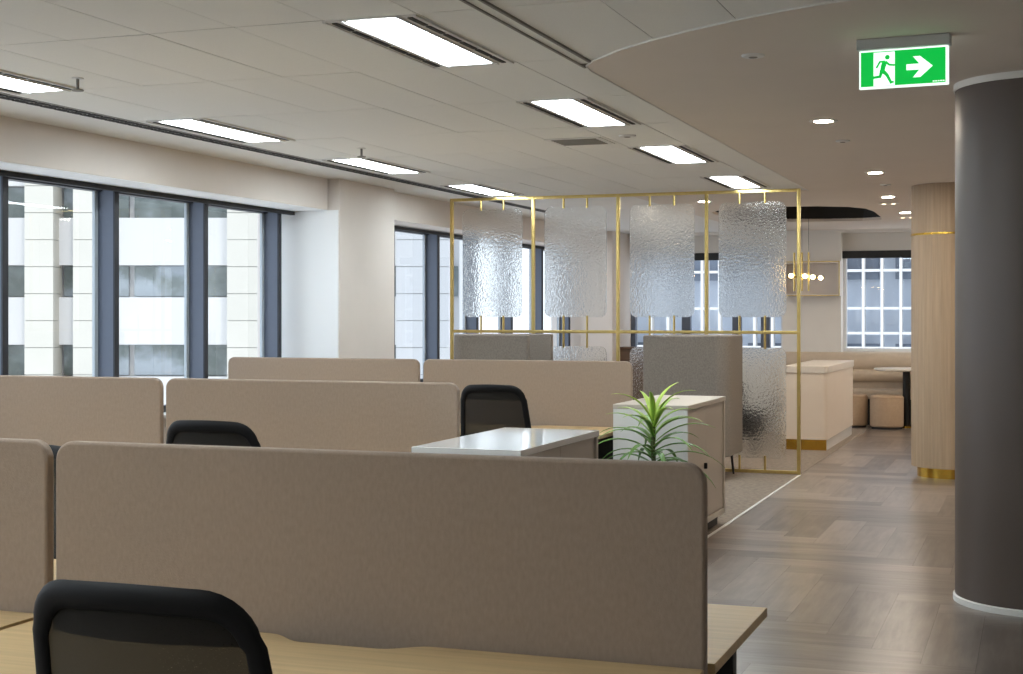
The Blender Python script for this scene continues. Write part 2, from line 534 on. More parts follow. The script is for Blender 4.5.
# walls
struct(box('wall_right', 'plaster', XR, XR + 0.15, YB, YF, -0.01, ZC + 0.6))
struct(box('wall_back', 'plaster', XL - 0.2, XR + 0.15, YB - 0.15, YB, -0.01, ZC + 0.6))
lw = MB()
lw.box(XL - 0.15, -5.97, YB, 11.66, 2.45, ZC + 0.55)           # bulkhead over bay one
lw.box(XL - 0.15, -5.97, 12.85, 20.2, 2.45, ZC + 0.55)          # bulkhead over bay two
lw.box(XL - 0.15, XL + 0.06, YB, 11.66, -0.01, 0.72)            # spandrel under the windows
lw.box(XL - 0.15, XL + 0.06, 12.85, 20.2, -0.01, 0.72)
struct(lw.build('wall_left', 'plaster', bevel=0.004))
pier = MB()
pier.box(XL - 0.2, -5.86, 11.68, 12.86, -0.01, ZC + 0.55)
pier.box(XL - 0.2, -5.76, 20.2, YF + 0.1, -0.01, ZC + 0.55)
struct(pier.build('wall_left_piers', 'plaster', bevel=0.012, seg=3))
struct(box('window_reveal_daylit', 'plaster_daylit', XL + 0.006, -5.872, 11.668, 11.679, 0.746, 2.448))  # added plate: window light on the pier face put into its colour
struct(box('window_head_daylit', 'plaster_daylit', XL + 0.006, -5.972, YB, 11.66, 2.446, 2.4495))  # daylight under the bulkhead put into a whiter sheet
struct(box('window_sill', 'rail_white', XL + 0.0, -6.28, YB, 11.66, 0.72, 0.745))
struct(box('window_sill_beyond', 'rail_white', XL + 0.0, -6.28, 12.88, 20.2, 0.72, 0.745))

def left_window(name, y0, y1, mull, first_dark=False):
    z0, z1 = 0.745, 2.445
    f = MB()
    f.box(XL - 0.03, XL + 0.05, y0, y1, z0, z0 + 0.05).box(XL - 0.03, XL + 0.05, y0, y1, z1 - 0.03, z1)
    root = struct(f.build(name, 'mullion_dark'))
    for y in mull:
        box('mullion', 'mullion', XL - 0.03, XL + 0.145, y - 0.026, y + 0.022, z0, z1, root)
        box('mullion_front_shaded', 'mullion_dark', XL + 0.145, XL + 0.157, y - 0.03, y + 0.026, z0, z1, root)  # shade of the room side put into a darker colour than the flank
        box('bead', 'bead', XL - 0.01, XL + 0.012, y - 0.066, y - 0.027, z0, z1 - 0.02, root)
    box('glass', 'glass', XL - 0.006, XL + 0.002, y0, y1, z0, z1 - 0.02, root)
    box('blind', 'blind', XL + 0.158, XL + 0.20, y0, y1, z1 - 0.034, z1 - 0.002, root)
    return root
left_window('window_1', YB, 11.66, [9.026 + 1.22 * k for k in range(-9, 3)] )
left_window('window_2', 12.88, 20.18, [13.896 + 1.22 * k for k in range(0, 6)])
# far wall with two windows
fw = MB()
fw.box(-5.80, XR, YF, YF + 0.15, 2.43, ZC + 0.55)
fw.box(-5.80, XR, YF, YF + 0.15, -0.01, 1.0)
fw.box(-3.45, -2.62, YF - 0.2, YF + 0.15, -0.01, ZC + 0.01)
fw.box(2.4, XR, YF, YF + 0.15, 0.9, 2.6)
struct(fw.build('wall_far', 'plaster_white'))
def far_window(name, x0, x1, vm, hm, m, wv, blue=None):
    z0, z1 = 1.0, 2.43
    f = MB()
    for x in vm: f.box(x - wv / 2, x + wv / 2, YF + 0.02, YF + 0.08, z0, z1)
    for z in hm: f.box(x0, x1, YF + 0.025, YF + 0.075, z - 0.02, z + 0.02)
    root = struct(f.build(name, m))
    box('glass', 'glass', x0, x1, YF + 0.045, YF + 0.052, z0, z1, root)
    box('blind', 'blind', x0, x1, YF - 0.06, YF + 0.01, 2.325, 2.43, root)
    return root
far_window('window_3', -2.62, 2.4, [-2.595, -1.20, 0.0, 1.2, 2.375], [1.02], 'frame_white', 0.05)  # right part, out of view, widened to bring in more daylight
w4 = far_window('window_4', -5.76, -3.45, [-5.74, -4.60, -3.48], [1.02], 'frame_white', 0.05)
for x in (-5.82 + 0.0, -4.98, -4.22, -3.80):
    box('mullion', 'mullion', x, x + 0.13, YF + 0.0, YF + 0.1, 1.0, 2.43, w4)
# cornice line at the far wall
struct(box('trim_5', 'plaster_white', -5.7, XR, YF - 0.24, YF - 0.0, ZC - 0.045, ZC - 0.004))

# slot diffuser along the window side of the tile ceiling
g = MB()
gr = g.box(-5.50, -5.36, YB, 16.4, ZC - 0.002, ZC + 0.02).build('slot_diffuser', 'grille_mid')
tag(gr, 'long linear air slot diffuser running along the window side of the tiled ceiling', 'air diffuser')
sl = MB()
for x in (-5.485, -5.425):
    y = YB + 0.05
    while y < 16.3:
        sl.box(x, x + 0.036, y, y + 0.10, ZC - 0.006, ZC - 0.002); y += 0.125
sl.build('slots', 'dark_slot', gr)

# ------------------------------------------------------------------ ceiling lights
def make_light():
    root = thing('ceiling_light', (0, 0, ZC), '', 'ceiling light', 'recessed light panels with air slots')
    f = MB()
    f.box(-0.212, 0.212, 0.0, 1.18, -0.004, 0.0)
    f.box(-0.212, -0.2, 0.0, 1.18, -0.010, -0.004).box(0.2, 0.212, 0.0, 1.18, -0.010, -0.004)
    f.box(-0.135, -0.123, 0.0, 1.18, -0.010, -0.004).box(0.123, 0.135, 0.0, 1.18, -0.010, -0.004)
    f.build('frame', 'rail_white', root)
    for s in (-1, 1):
        d = MB()
        for k in range(6):
            d.box(s * 0.172 - 0.011, s * 0.172 + 0.011, 0.03 + k * 0.19, 0.03 + k * 0.19 + 0.165, -0.0085, -0.004)
        d.build('air_slot', 'dark_slot', root)
    box('diffuser', 'lamp_panel', -0.114, 0.114, 0.03, 1.135, -0.008, -0.004, root)
    return root
LROW = [('right', -2.592), ('window', -5.075)]
lbl = {
    ('right', 0): 'largest recessed light panel, above the second row of desks with slots both sides',
    ('right', 1): 'recessed light panel just before the small square ceiling vent',
    ('right', 2): 'recessed light panel just beyond the round ceiling sensor',
    ('right', 3): 'recessed light panel straight above the brass frame by the soffit edge',
    ('window', 0): 'recessed light panel by the slot diffuser, cut off by the left picture edge',
    ('window', 1): 'recessed light panel by the slot diffuser, above the first bank of windows',
    ('window', 2): 'recessed light panel by the slot diffuser, in front of the beige wall pier',
    ('window', 3): 'recessed light panel by the slot diffuser, touching the brass frame top corner'}
proto = None
for row, x in LROW:
    for k in range(-3, 4):
        y = 5.43 + 2.4 * k
        text = lbl.get((row, k)) or 'recessed light panel in the %s, %s' % ('soffit side row' if row == 'right' else 'window side row', {-1: 'over the near screen', -2: 'just behind the near chair', -3: 'farthest back from the near chair'}[k])
        if proto is None:
            proto = make_light(); proto.location = (x, y, ZC); proto['label'] = text
        else:
            dup(proto, (x, y, ZC), text)

# downlights in the soffit
def make_down():
    root = thing('downlight', (0, 0, ZC - 0.004), '', 'downlight', 'round recessed downlights in the soffit')
    MB().lathe([(0.075, -0.006), (0.088, -0.004), (0.09, 0.0), (0.058, 0.0), (0.058, -0.004)], 28, cap=False).build('trim_ring', 'rail_white', root, smooth=True)
    MB().lathe([(0.057, -0.004), (0.057, -0.002)], 28).build('lamp', 'lamp_down', root)
    return root
DL = [(-1.262, 9.24, 'warm round downlight in the soffit nearest the green exit sign'),
      (-1.30, 12.72, 'warm round downlight in the soffit ahead of the timber column'),
      (-1.44, 15.35, 'warm round downlight level with the far side of the timber column'),
      (-1.47, 17.75, 'warm round downlight farthest off, partly behind the timber column'),
      (-4.2, 16.2, 'round downlight seen over the second textured glass pane'),
      (-3.35, 15.3, 'round downlight seen over the third textured glass pane'),
      (0.45, 12.6, 'added fill downlight hidden behind the umber column, level with the timber one'),  # unseen lamps by the columns, put in to brighten the cafe
      (0.45, 16.0, 'added fill downlight hidden behind the timber column, at its far right'),
      (0.9, 18.2, 'added fill downlight in the cafe corner hidden by the umber column'),
      (0.3, 20.3, 'added fill downlight over the far window beyond the timber column, out of sight'),
      (1.4, 14.2, 'added fill downlight far right of the timber column, out of sight'),
      (-0.45, 19.4, 'added fill downlight over the end of the banquette, hidden by the timber column'),
      (-4.6, 18.9, 'round downlight over the lounge behind the brass frame')]
dp = None
for x, y, text in DL:
    if dp is None:
        dp = make_down(); dp.location = (x, y, ZC - 0.004); dp['label'] = text
    else:
        dup(dp, (x, y, ZC - 0.004), text)
# twin adjustable spots beyond the third downlight
def make_spot():
    root = thing('twin_spotlight', (0, 0, ZC - 0.004), '', 'spotlight', 'small twin spotlights in the soffit')
    box('housing', 'rail_white', -0.11, 0.11, -0.055, 0.055, -0.006, 0.0, root, 0.002)
    for s in (-0.05, 0.05):
        MB().lathe([(0.022, -0.010), (0.022, -0.006)], 20, s, 0).build('lamp', 'lamp_spot', root)
    return root
sp = make_spot(); sp.location = (-1.52, 16.25, ZC - 0.004); sp['label'] = 'small twin spotlight just past the third soffit downlight'
dup(sp, (-1.52, 18.6, ZC - 0.004), 'small twin spotlight past the farthest soffit downlight')

# sprinklers, sensors, vent
def make_sprinkler():
    root = thing('sprinkler', (0, 0, ZC), '', 'sprinkler', 'fire sprinklers under the tiled ceiling')
    MB().lathe([(0.030, -0.006), (0.030, 0.0)], 16).build('rosette', 'rail_white', root)
    MB().lathe([(0.008, -0.06), (0.008, -0.004)], 10).build('pipe', 'grille_mid', root)
    MB().lathe([(0.030, -0.068), (0.032, -0.062), (0.010, -0.056)], 16).build('deflector', 'grille_mid', root)
    return root
s0 = make_sprinkler(); s0.location = (-4.66, 6.29, ZC); s0['label'] = 'pendant fire sprinkler beside the light panel cut off at the left'
dup(s0, (-4.65, 9.62, ZC), 'pendant fire sprinkler beside the light panel before the beige pier')
def make_disc(text, x, y, r, z):
    root = thing('ceiling_sensor', (x, y, z), text, 'ceiling sensor', 'small round ceiling sensors')
    MB().lathe([(r * 0.7, -0.011), (r * 0.92, -0.009), (r, -0.003), (r, 0.0)], 24).build('cover', 'rail_white', root, smooth=True)
    MB().lathe([(r * 0.30, -0.014), (r * 0.42, -0.010)], 16).build('lens', 'grille_mid', root)
    return root
make_disc('small white sensor disc on the soffit left of the exit sign', -1.255, 6.80, 0.055, ZC - 0.004)
make_disc('flat white disc on the soffit just past the nearest downlight', -1.278, 10.33, 0.05, ZC - 0.004)
make_disc('flat white disc on the soffit just past the second downlight', -1.328, 13.9, 0.05, ZC - 0.004)
make_disc('round sensor on a ceiling tile between two light panels', -2.62, 9.55, 0.06, ZC - 0.002)
v = thing('ceiling_vent', (-3.02, 9.75, ZC - 0.002), 'square louvred air vent in the tiled ceiling', 'air vent')
box('frame', 'rail_white', -0.2, 0.2, -0.2, 0.2, -0.006, 0.0, v)
vb = MB()
for k in range(6):
    vb.box(-0.16, 0.16, -0.155 + k * 0.055, -0.125 + k * 0.055, -0.010, -0.006)
vb.build('louvres', 'grille_mid', v)

# ------------------------------------------------------------------ exit sign
def exit_sign():
    root = thing('exit_sign', (-0.553, 6.60, ZC - 0.004), 'lit green running man exit sign with white arrow hanging from the soffit', 'exit sign', rz=math.radians(-4.5))
    box('housing', 'sign_body', -0.20, 0.20, -0.035, 0.035, -0.048, 0.0, root, 0.004)
    z1, z0 = -0.050, -0.218
    p = box('panel', 'sign_white', -0.192, 0.192, -0.012, 0.012, z0, z1, root, 0.003)
    Y0 = -0.0135
    MB().prism([(-0.184, z0 + 0.009), (0.180, z0 + 0.009), (0.180, z1 - 0.006), (-0.184, z1 - 0.006)], 'Y', Y0, -0.012).build('green_face', 'sign_green', p)
    H = z1 - z0
    def zz(t): return z0 + t * H
    d = MB()
    # door rectangle
    d.prism([(-0.128, zz(0.06)), (-0.036, zz(0.06)), (-0.036, zz(0.94)), (-0.128, zz(0.94))], 'Y', Y0 - 0.0012, Y0)
    # white floor strip on which the figure runs
    # arrow pointing right
    ac = zz(0.5)
    d.prism([(0.014, ac - 0.013), (0.070, ac - 0.013), (0.042, ac - 0.046), (0.073, ac - 0.046), (0.126, ac), (0.073, ac + 0.046), (0.042, ac + 0.046), (0.070, ac + 0.013), (0.014, ac + 0.013)], 'Y', Y0 - 0.0012, Y0)
    # small maker's line in the lower right corner
    for k in range(5):
        d.prism([(0.126 + k * 0.0105, zz(0.085)), (0.134 + k * 0.0105, zz(0.085)), (0.134 + k * 0.0105, zz(0.11)), (0.126 + k * 0.0105, zz(0.11))], 'Y', Y0 - 0.0012, Y0)
    d.build('white_marks', 'sign_white', p)
    m = MB()
    yA, yB = Y0 - 0.0024, Y0 - 0.0010
    hx, hz = -0.068, zz(0.80)
    m.prism([(hx + 0.0105 * math.cos(a * PI / 8), hz + 0.0105 * math.sin(a * PI / 8)) for a in range(16)], 'Y', yA, yB)
    def limb(pts, wds):
        L = []; R = []
        for i, q in enumerate(pts):
            a = pts[max(0, i - 1)]; b = pts[min(len(pts) - 1, i + 1)]
            tx, tz = b[0] - a[0], b[1] - a[1]; n = math.hypot(tx, tz)
            nx, nz = -tz / n * wds[i] / 2, tx / n * wds[i] / 2
            L.append((q[0] + nx, q[1] + nz)); R.append((q[0] - nx, q[1] - nz))
        m.prism(L + R[::-1], 'Y', yA, yB)
    limb([(-0.078, zz(0.70)), (-0.086, zz(0.56)), (-0.090, zz(0.44))], [0.022, 0.021, 0.019])          # trunk
    limb([(-0.078, zz(0.69)), (-0.100, zz(0.69)), (-0.116, zz(0.53))], [0.010, 0.009, 0.008])           # rear arm
    limb([(-0.076, zz(0.69)), (-0.060, zz(0.60)), (-0.036, zz(0.58))], [0.010, 0.009, 0.008])           # front arm
    limb([(-0.090, zz(0.46)), (-0.070, zz(0.34)), (-0.052, zz(0.13))], [0.017, 0.014, 0.011])           # front leg
    limb([(-0.058, zz(0.12)), (-0.040, zz(0.15))], [0.010, 0.008])
    limb([(-0.092, zz(0.46)), (-0.100, zz(0.30)), (-0.134, zz(0.28))], [0.017, 0.014, 0.011])           # rear leg
    limb([(-0.132, zz(0.30)), (-0.140, zz(0.22))], [0.010, 0.008])
    m.build('running_figure', 'sign_green', p)
exit_sign()

# ------------------------------------------------------------------ columns
c = thing('round_column', (0.017, 8.10, 0), 'wide dark umber round column with white ring and skirting at the right edge', 'column')
MB().lathe([(0.43, 0.03), (0.43, 2.695)], 96).build('shaft', 'column_brown', c, smooth=True)
MB().lathe([(0.437, 2.69), (0.437, ZC - 0.005)], 96).build('collar', 'plaster_white', c, smooth=True)
MB().lathe([(0.440, 0.0), (0.440, 0.028), (0.432, 0.034)], 96).build('skirting', 'rail_white', c, smooth=True)
c = thing('timber_column', (-0.744, 14.24, 0), 'round timber clad column with brass plinth and thin brass ring', 'column')
tb = MB()
NF = 28
def fac(z0, z1, r):
    for k in range(NF):
        a0, a1 = 2 * PI * (k + 0.004) / NF, 2 * PI * (k + 0.996) / NF
        pts = [(r * math.cos(a0), r * math.sin(a0)), (r * math.cos(a1), r * math.sin(a1)), ((r - .02) * math.cos(a1), (r - .02) * math.sin(a1)), ((r - .02) * math.cos(a0), (r - .02) * math.sin(a0))]
        tb.prism(pts, 'Z', z0, z1)
fac(0.095, 2.255, 0.38); fac(2.27, ZC - 0.005, 0.38)
tb.build('cladding', 'timber', c)
MB().lathe([(0.355, 0.10), (0.355, ZC - 0.005)], 48).build('core', 'oak_edge', c, smooth=True)
MB().lathe([(0.384, 2.253), (0.384, 2.272)], 64).build('brass_ring', 'brass_polished', c, smooth=True)
MB().lathe([(0.325, 0.0), (0.325, 0.1)], 48).build('plinth', 'brass_polished', c, smooth=True)

# ------------------------------------------------------------------ desks and screens
DZ = 0.73
def make_desk(x0, x1, ya, yb, rear, label, group):
    """ya<yb; rear = +1 when the screen side is yb, -1 when it is ya. A cable scoop is cut in the rear edge."""
    cx = (x0 + x1) / 2
    root = thing('desk', (cx, (ya + yb) / 2, 0), label, 'desk', group)
    hw = (x1 - x0) / 2; hd = (yb - ya) / 2
    pts = [(-hw, -hd), (hw, -hd), (hw, hd)]
    sc_w, sc_d = 0.18, 0.06
    edge = []
    for k in range(7):
        a = k / 6
        edge.append((sc_w + 0.03 - 0.11 * a, hd - sc_d * (0.5 - 0.5 * math.cos(PI * a))))
    left = [(-x, y) for x, y in edge[::-1]]
    pts += edge + left + [(-hw, hd)]
    if rear < 0:
        pts = [(-x, -y) for x, y in pts]
    MB().prism(pts, 'Z', DZ - 0.025, DZ).build('desktop', 'oak', root, 0.0015, 1)
    for s in (-1, 1):
        lg = MB()
        x = s * (hw - 0.09)
        lg.box(x - 0.025, x + 0.025, -hd + 0.06, -hd + 0.11, 0.0, DZ - 0.026)
        lg.box(x - 0.025, x + 0.025, hd - 0.13, hd - 0.08, 0.0, DZ - 0.026)
        lg.box(x - 0.025, x + 0.025, -hd + 0.06, hd - 0.08, DZ - 0.066, DZ - 0.026)
        lg.build('leg_frame', 'black_metal', root, 0.003, 1)
    box('cross_beam', 'black_metal', -hw + 0.1, hw - 0.1, -0.03, 0.03, DZ - 0.07, DZ - 0.026, root)
    return root
def make_screen(x0, x1, yf, label, zt=1.185, zb=0.655, th=0.036):
    cx = (x0 + x1) / 2
    root = thing('desk_screen', (cx, yf + th / 2, 0), label, 'desk screen', 'taupe felt desk screens')
    hw = (x1 - x0) / 2
    MB().prism(rrect(-hw, hw, zb, zt, 0.05, 10, (0, 0, 1, 1)), 'Y', -th / 2, th / 2).build('felt_panel', 'felt', root, 0.010, 3)
    for s in (-1, 1):
        box('bracket', 'black_metal', s * (hw * 0.62) - 0.03, s * (hw * 0.62) + 0.03, -th / 2 - 0.012, th / 2 + 0.012, zb - 0.02, zb + 0.03, root, 0.002, 1)
    return root
R1, R2, R3 = 3.13, 6.30, 9.72
rows = [
 (R1, [(-2.39, -0.683, 'largest taupe felt desk screen, right across the nearest desk'), (-4.12, -2.415, 'taupe felt desk screen cut off at the left edge, beside the largest one')],
      [('pale oak desk in front of the largest felt screen', 'pale oak desk end showing past the right end of the largest screen'),
       ('pale oak desk corner at the bottom left beyond the near chair', 'pale oak desk hidden behind the felt screen at the bottom left')], 0.75, 0.68),
 (R2, [(-4.14, -2.547, 'taupe felt screen in the second row behind the low white cabinet'), (-5.75, -4.168, 'taupe felt screen in the second row under the first windows')],
      [('pale oak desk before the second row screen by the low white cabinet', 'pale oak desk behind the second row screen by the low white cabinet'),
       ('pale oak desk before the second row screen under the windows', 'pale oak desk behind the second row screen under the windows')], 0.70, 0.70),
 (R3, [(-4.205, -2.635, 'taupe felt screen in the back row behind the far mesh chair'), (-5.83, -4.237, 'taupe felt screen in the back row before the beige wall pier')],
      [('pale oak desk at the far mesh chair beside the tall white locker', 'pale oak desk behind the back row screen by the locker'),
       ('pale oak desk before the back row screen by the wall pier', 'pale oak desk behind the back row screen by the wall pier')], 0.70, 0.70)]
for y, scr, dl, dn, df in rows:
    for (x0, x1, text), (tn, tf) in zip(scr, dl):
        make_screen(x0, x1, y, text, 1.177 if y == R1 else 1.187)
        dk = make_desk(x0 + 0.0, x1 - (0.02 if y == R3 and x1 > -3 else 0), y - 0.012 - dn, y - 0.012, 1, tn, 'pale oak desks')
        if y == R3:
            ex = (x1 - x0 - (0.02 if x1 > -3 else 0)) / 2 - 0.09
            box('gable_panel', 'black', ex + 0.026, ex + 0.04, -dn / 2 + 0.05, dn / 2 - 0.07, 0.04, DZ - 0.03, dk, 0.001, 1)
        make_desk(x0 + 0.0, x1 + (0.012 if y == R1 else 0), y + 0.048, y + 0.048 + df - 0.02, -1, tf, 'pale oak desks')

# ------------------------------------------------------------------ task chairs
def make_chair(label):
    root = thing('task_chair', (0, 0, 0), label, 'office chair', 'black mesh task chairs')
    # back lies in a leaning plane: y(z); the sitter faces +Y, the back is at y < 0
    def yb(z, x=0.0): return -0.20 - (z - 0.55) * 0.20 - 0.85 * (0.22 ** 2 - x * x)
    def hw(z): return 0.205 + (1.04 - z) * 0.085
    zt, zb_ = 1.032, 0.56
    path, rad = [], []
    r = 0.078
    # outline of the frame, going round
    pts = []
    n = 10
    for k in range(n + 1):                     # right side up
        z = zb_ + 0.05 + (zt - r - zb_ - 0.05) * k / n
        pts.append((hw(z), z, 0.019))
    for k in range(1, 9):
        a = k / 8 * PI / 2
        pts.append((hw(zt) - r + r * math.cos(a), zt - r + r * math.sin(a), 0.019 + 0.0065 * math.sin(a)))
    for k in range(1, 12):
        x = (hw(zt) - r) * (1 - 2 * k / 12)
        pts.append((x, zt + 0.004 * math.sin(PI * k / 12), 0.0255))
    for k in range(0, 8):
        a = PI / 2 + k / 8 * PI / 2
        pts.append((-hw(zt) + r + r * math.cos(a), zt - r + r * math.sin(a), 0.019 + 0.0065 * math.sin(a)))
    for k in range(n + 1):
        z = zt - r + (zb_ + 0.05 - zt + r) * k / n
        pts.append((-hw(z), z, 0.019))
    for k in range(1, 12):
        x = -hw(zb_) + 2 * hw(zb_) * k / 12
        pts.append((x, zb_ + 0.05 * abs(2 * k / 12 - 1) ** 3, 0.016))
    p3 = [(x, yb(z, x), z) for x, z, _ in pts]
    fr = MB()
    fr.tube(p3, [q[2] for q in pts], 12, closed=True, flat=0.5, up=[(-1.5 * q[0], 1, 0.2) for q in pts])
    fr.build('back_frame', 'black', root, smooth=True)
    # mesh panel
    m = MB()
    nx, nz = 12, 14
    grid = []
    for j in range(nz + 1):
        row = []
        t_ = j / nz
        z = zb_ + 0.005 + (zt - zb_ - 0.01) * t_
        lim = hw(z)
        if z > zt - r:
            dz = z - (zt - r)
            lim = hw(zt) - r + math.sqrt(max(0.0, r * r - dz * dz))
        for i in range(nx + 1):
            x = lim * (2 * i / nx - 1)
            row.append(m.bm.verts.new((x, yb(z, x) + 0.004, z)))
        grid.append(row)
    for j in range(nz):
        for i in range(nx):
            m.bm.faces.new((grid[j][i], grid[j][i + 1], grid[j + 1][i + 1], grid[j + 1][i]))
    m.build('mesh_back', 'mesh', root, smooth=True)
    h = MB()
    top = []
    for j in range(3):
        z = zt - 0.075 + 0.03 * j
        top.append([h.bm.verts.new((x * (hw(z) - 0.016), yb(z, x * hw(z)) + 0.010, z)) for x in [(-1 + 2 * i / 10) * (0.97 if j < 2 else 0.9) for i in range(11)]])
    for j in range(2):
        for i in range(10):
            h.bm.faces.new((top[j][i], top[j][i + 1], top[j + 1][i + 1], top[j + 1][i]))
    h.build('mesh_hem', 'mesh', root, smooth=True)
    # spine and lumbar bar
    sp_ = MB()
    sp_.tube([(0, -0.06, 0.41), (0, -0.20, 0.42), (0, -0.27, 0.50), (0, -0.275, 0.60)], [0.03, 0.03, 0.026, 0.02], 10)
    sp_.tube([(-0.2, yb(0.68, 0.2) - 0.02, 0.68), (-0.1, yb(0.68, 0.1) - 0.035, 0.67), (0, yb(0.68) - 0.04, 0.67), (0.1, yb(0.68, 0.1) - 0.035, 0.67), (0.2, yb(0.68, 0.2) - 0.02, 0.68)], 0.013, 8)
    sp_.build('back_support', 'black', root, smooth=True)
    # seat
    MB().prism(rrect(-0.24, 0.24, -0.20, 0.27, 0.09, 8), 'Z', 0.445, 0.51).build('seat', 'seat_fabric', root, 0.024, 3)
    box('seat_pan', 'black', -0.12, 0.12, -0.12, 0.14, 0.385, 0.446, root, 0.015, 2)
    MB().lathe([(0.028, 0.10), (0.028, 0.26), (0.019, 0.262), (0.019, 0.39)], 20).build('gas_lift', 'black_metal', root, smooth=True)
    MB().lathe([(0.05, 0.075), (0.05, 0.11), (0.03, 0.13)], 20).build('hub', 'black', root, smooth=True)
    for k in range(5):
        a = 2 * PI * k / 5 + 0.3
        ca, sa = math.cos(a), math.sin(a)
        leg = MB().tube([(0.03 * ca, 0.03 * sa, 0.095), (0.16 * ca, 0.16 * sa, 0.09), (0.30 * ca, 0.30 * sa, 0.068)], [0.024, 0.021, 0.016], 8).build('leg', 'black', root, smooth=True)
        cs = MB()
        for s in (-1, 1):
            rim = []
            cen = Vector((0.30 * ca, 0.30 * sa, 0.028)) + Vector((-sa, ca, 0)) * (0.014 * s)
            for side in (-0.009, 0.009):
                rim.append([cs.bm.verts.new(cen + Vector((-sa, ca, 0)) * side + Vector((ca, sa, 0)) * (0.028 * math.cos(b * PI / 8)) + Vector((0, 0, 0.028 * math.sin(b * PI / 8)))) for b in range(16)])
            for b in range(16):
                cs.bm.faces.new((rim[0][b], rim[0][(b + 1) % 16], rim[1][(b + 1) % 16], rim[1][b]))
            cs.bm.faces.new(rim[0]); cs.bm.faces.new(rim[1][::-1])
        cs.tube([(0.30 * ca, 0.30 * sa, 0.028), (0.30 * ca, 0.30 * sa, 0.075)], 0.008, 6)
        cs.build('caster', 'black', leg)
    return root
ch = make_chair('nearest black mesh office chair, at the desk before the largest screen')
ch.location = (-1.41, 2.37, 0)
dup(ch, (-3.30, 5.66, 0), 'black mesh office chair top showing between the near and second row screens', 0.0)
dup(ch, (-3.31, 9.08, 0), 'black mesh office chair before the back row, beyond the low white cabinet', 0.0)
dup(ch, (-3.25, 3.80, 0), 'black mesh office chair behind the left near screen, glimpsed through the gap', PI)

# ------------------------------------------------------------------ storage cabinets
def make_cabinet(x0, x1, y0, y1, zt, name, label, top_mat):
    root = thing(name, ((x0 + x1) / 2, (y0 + y1) / 2, 0), label, 'storage cabinet')
    hx, hy = (x1 - x0) / 2, (y1 - y0) / 2
    pz = 0.085
    box('plinth', 'dark_slot', -hx + 0.03, hx - 0.05, -hy + 0.03, hy - 0.03, 0.0, pz, root)
    b = MB()
    b.box(-hx, hx - 0.0, -hy + 0.004, -hy + 0.022, pz, zt - 0.03)
    b.box(-hx, hx - 0.0, hy - 0.03, hy, pz, zt - 0.03)
    b.box(-hx, hx, -hy + 0.02, hy - 0.02, pz, pz + 0.035)
    b.box(-hx, -hx + 0.02, -hy + 0.02, hy - 0.02, pz, zt - 0.03)
    b.box(hx - 0.045, hx - 0.03, -hy + 0.02, hy - 0.02, pz, zt - 0.03)
    b.build('carcass', 'carcass', root, 0.0015, 1)
    box('end_panel', 'laminate', -hx - 0.002, hx - 0.001, -hy - 0.012, -hy + 0.004, pz, zt - 0.03, root, 0.001, 1)
    box('top', top_mat, -hx - 0.003, hx + 0.004, -hy - 0.014, hy + 0.003, zt - 0.03, zt, root, 0.002, 1)
    mid = 0.0
    for s, (a, c) in enumerate(((-hy + 0.025, mid - 0.002), (mid + 0.002, hy - 0.034))):
        d = box('door', 'door', hx - 0.03, hx - 0.012, a, c, pz + 0.04, zt - 0.035, root, 0.001, 1)
        yk = c - 0.05
        if s == 0: MB().box(hx - 0.012, hx + 0.008, yk - 0.012, yk + 0.012, zt - 0.46, zt - 0.42).build('lock', 'black', d, 0.003, 1)
    return root
make_cabinet(-2.528, -2.035, 5.74, 6.88, 0.938, 'storage_cabinet', 'low white topped storage cabinet at the end of the second desk row', 'laminate')
make_cabinet(-2.615, -2.118, 9.20, 10.38, 0.922, 'storage_locker', 'pale storage locker with taupe doors behind the spiky green plant', 'carcass')

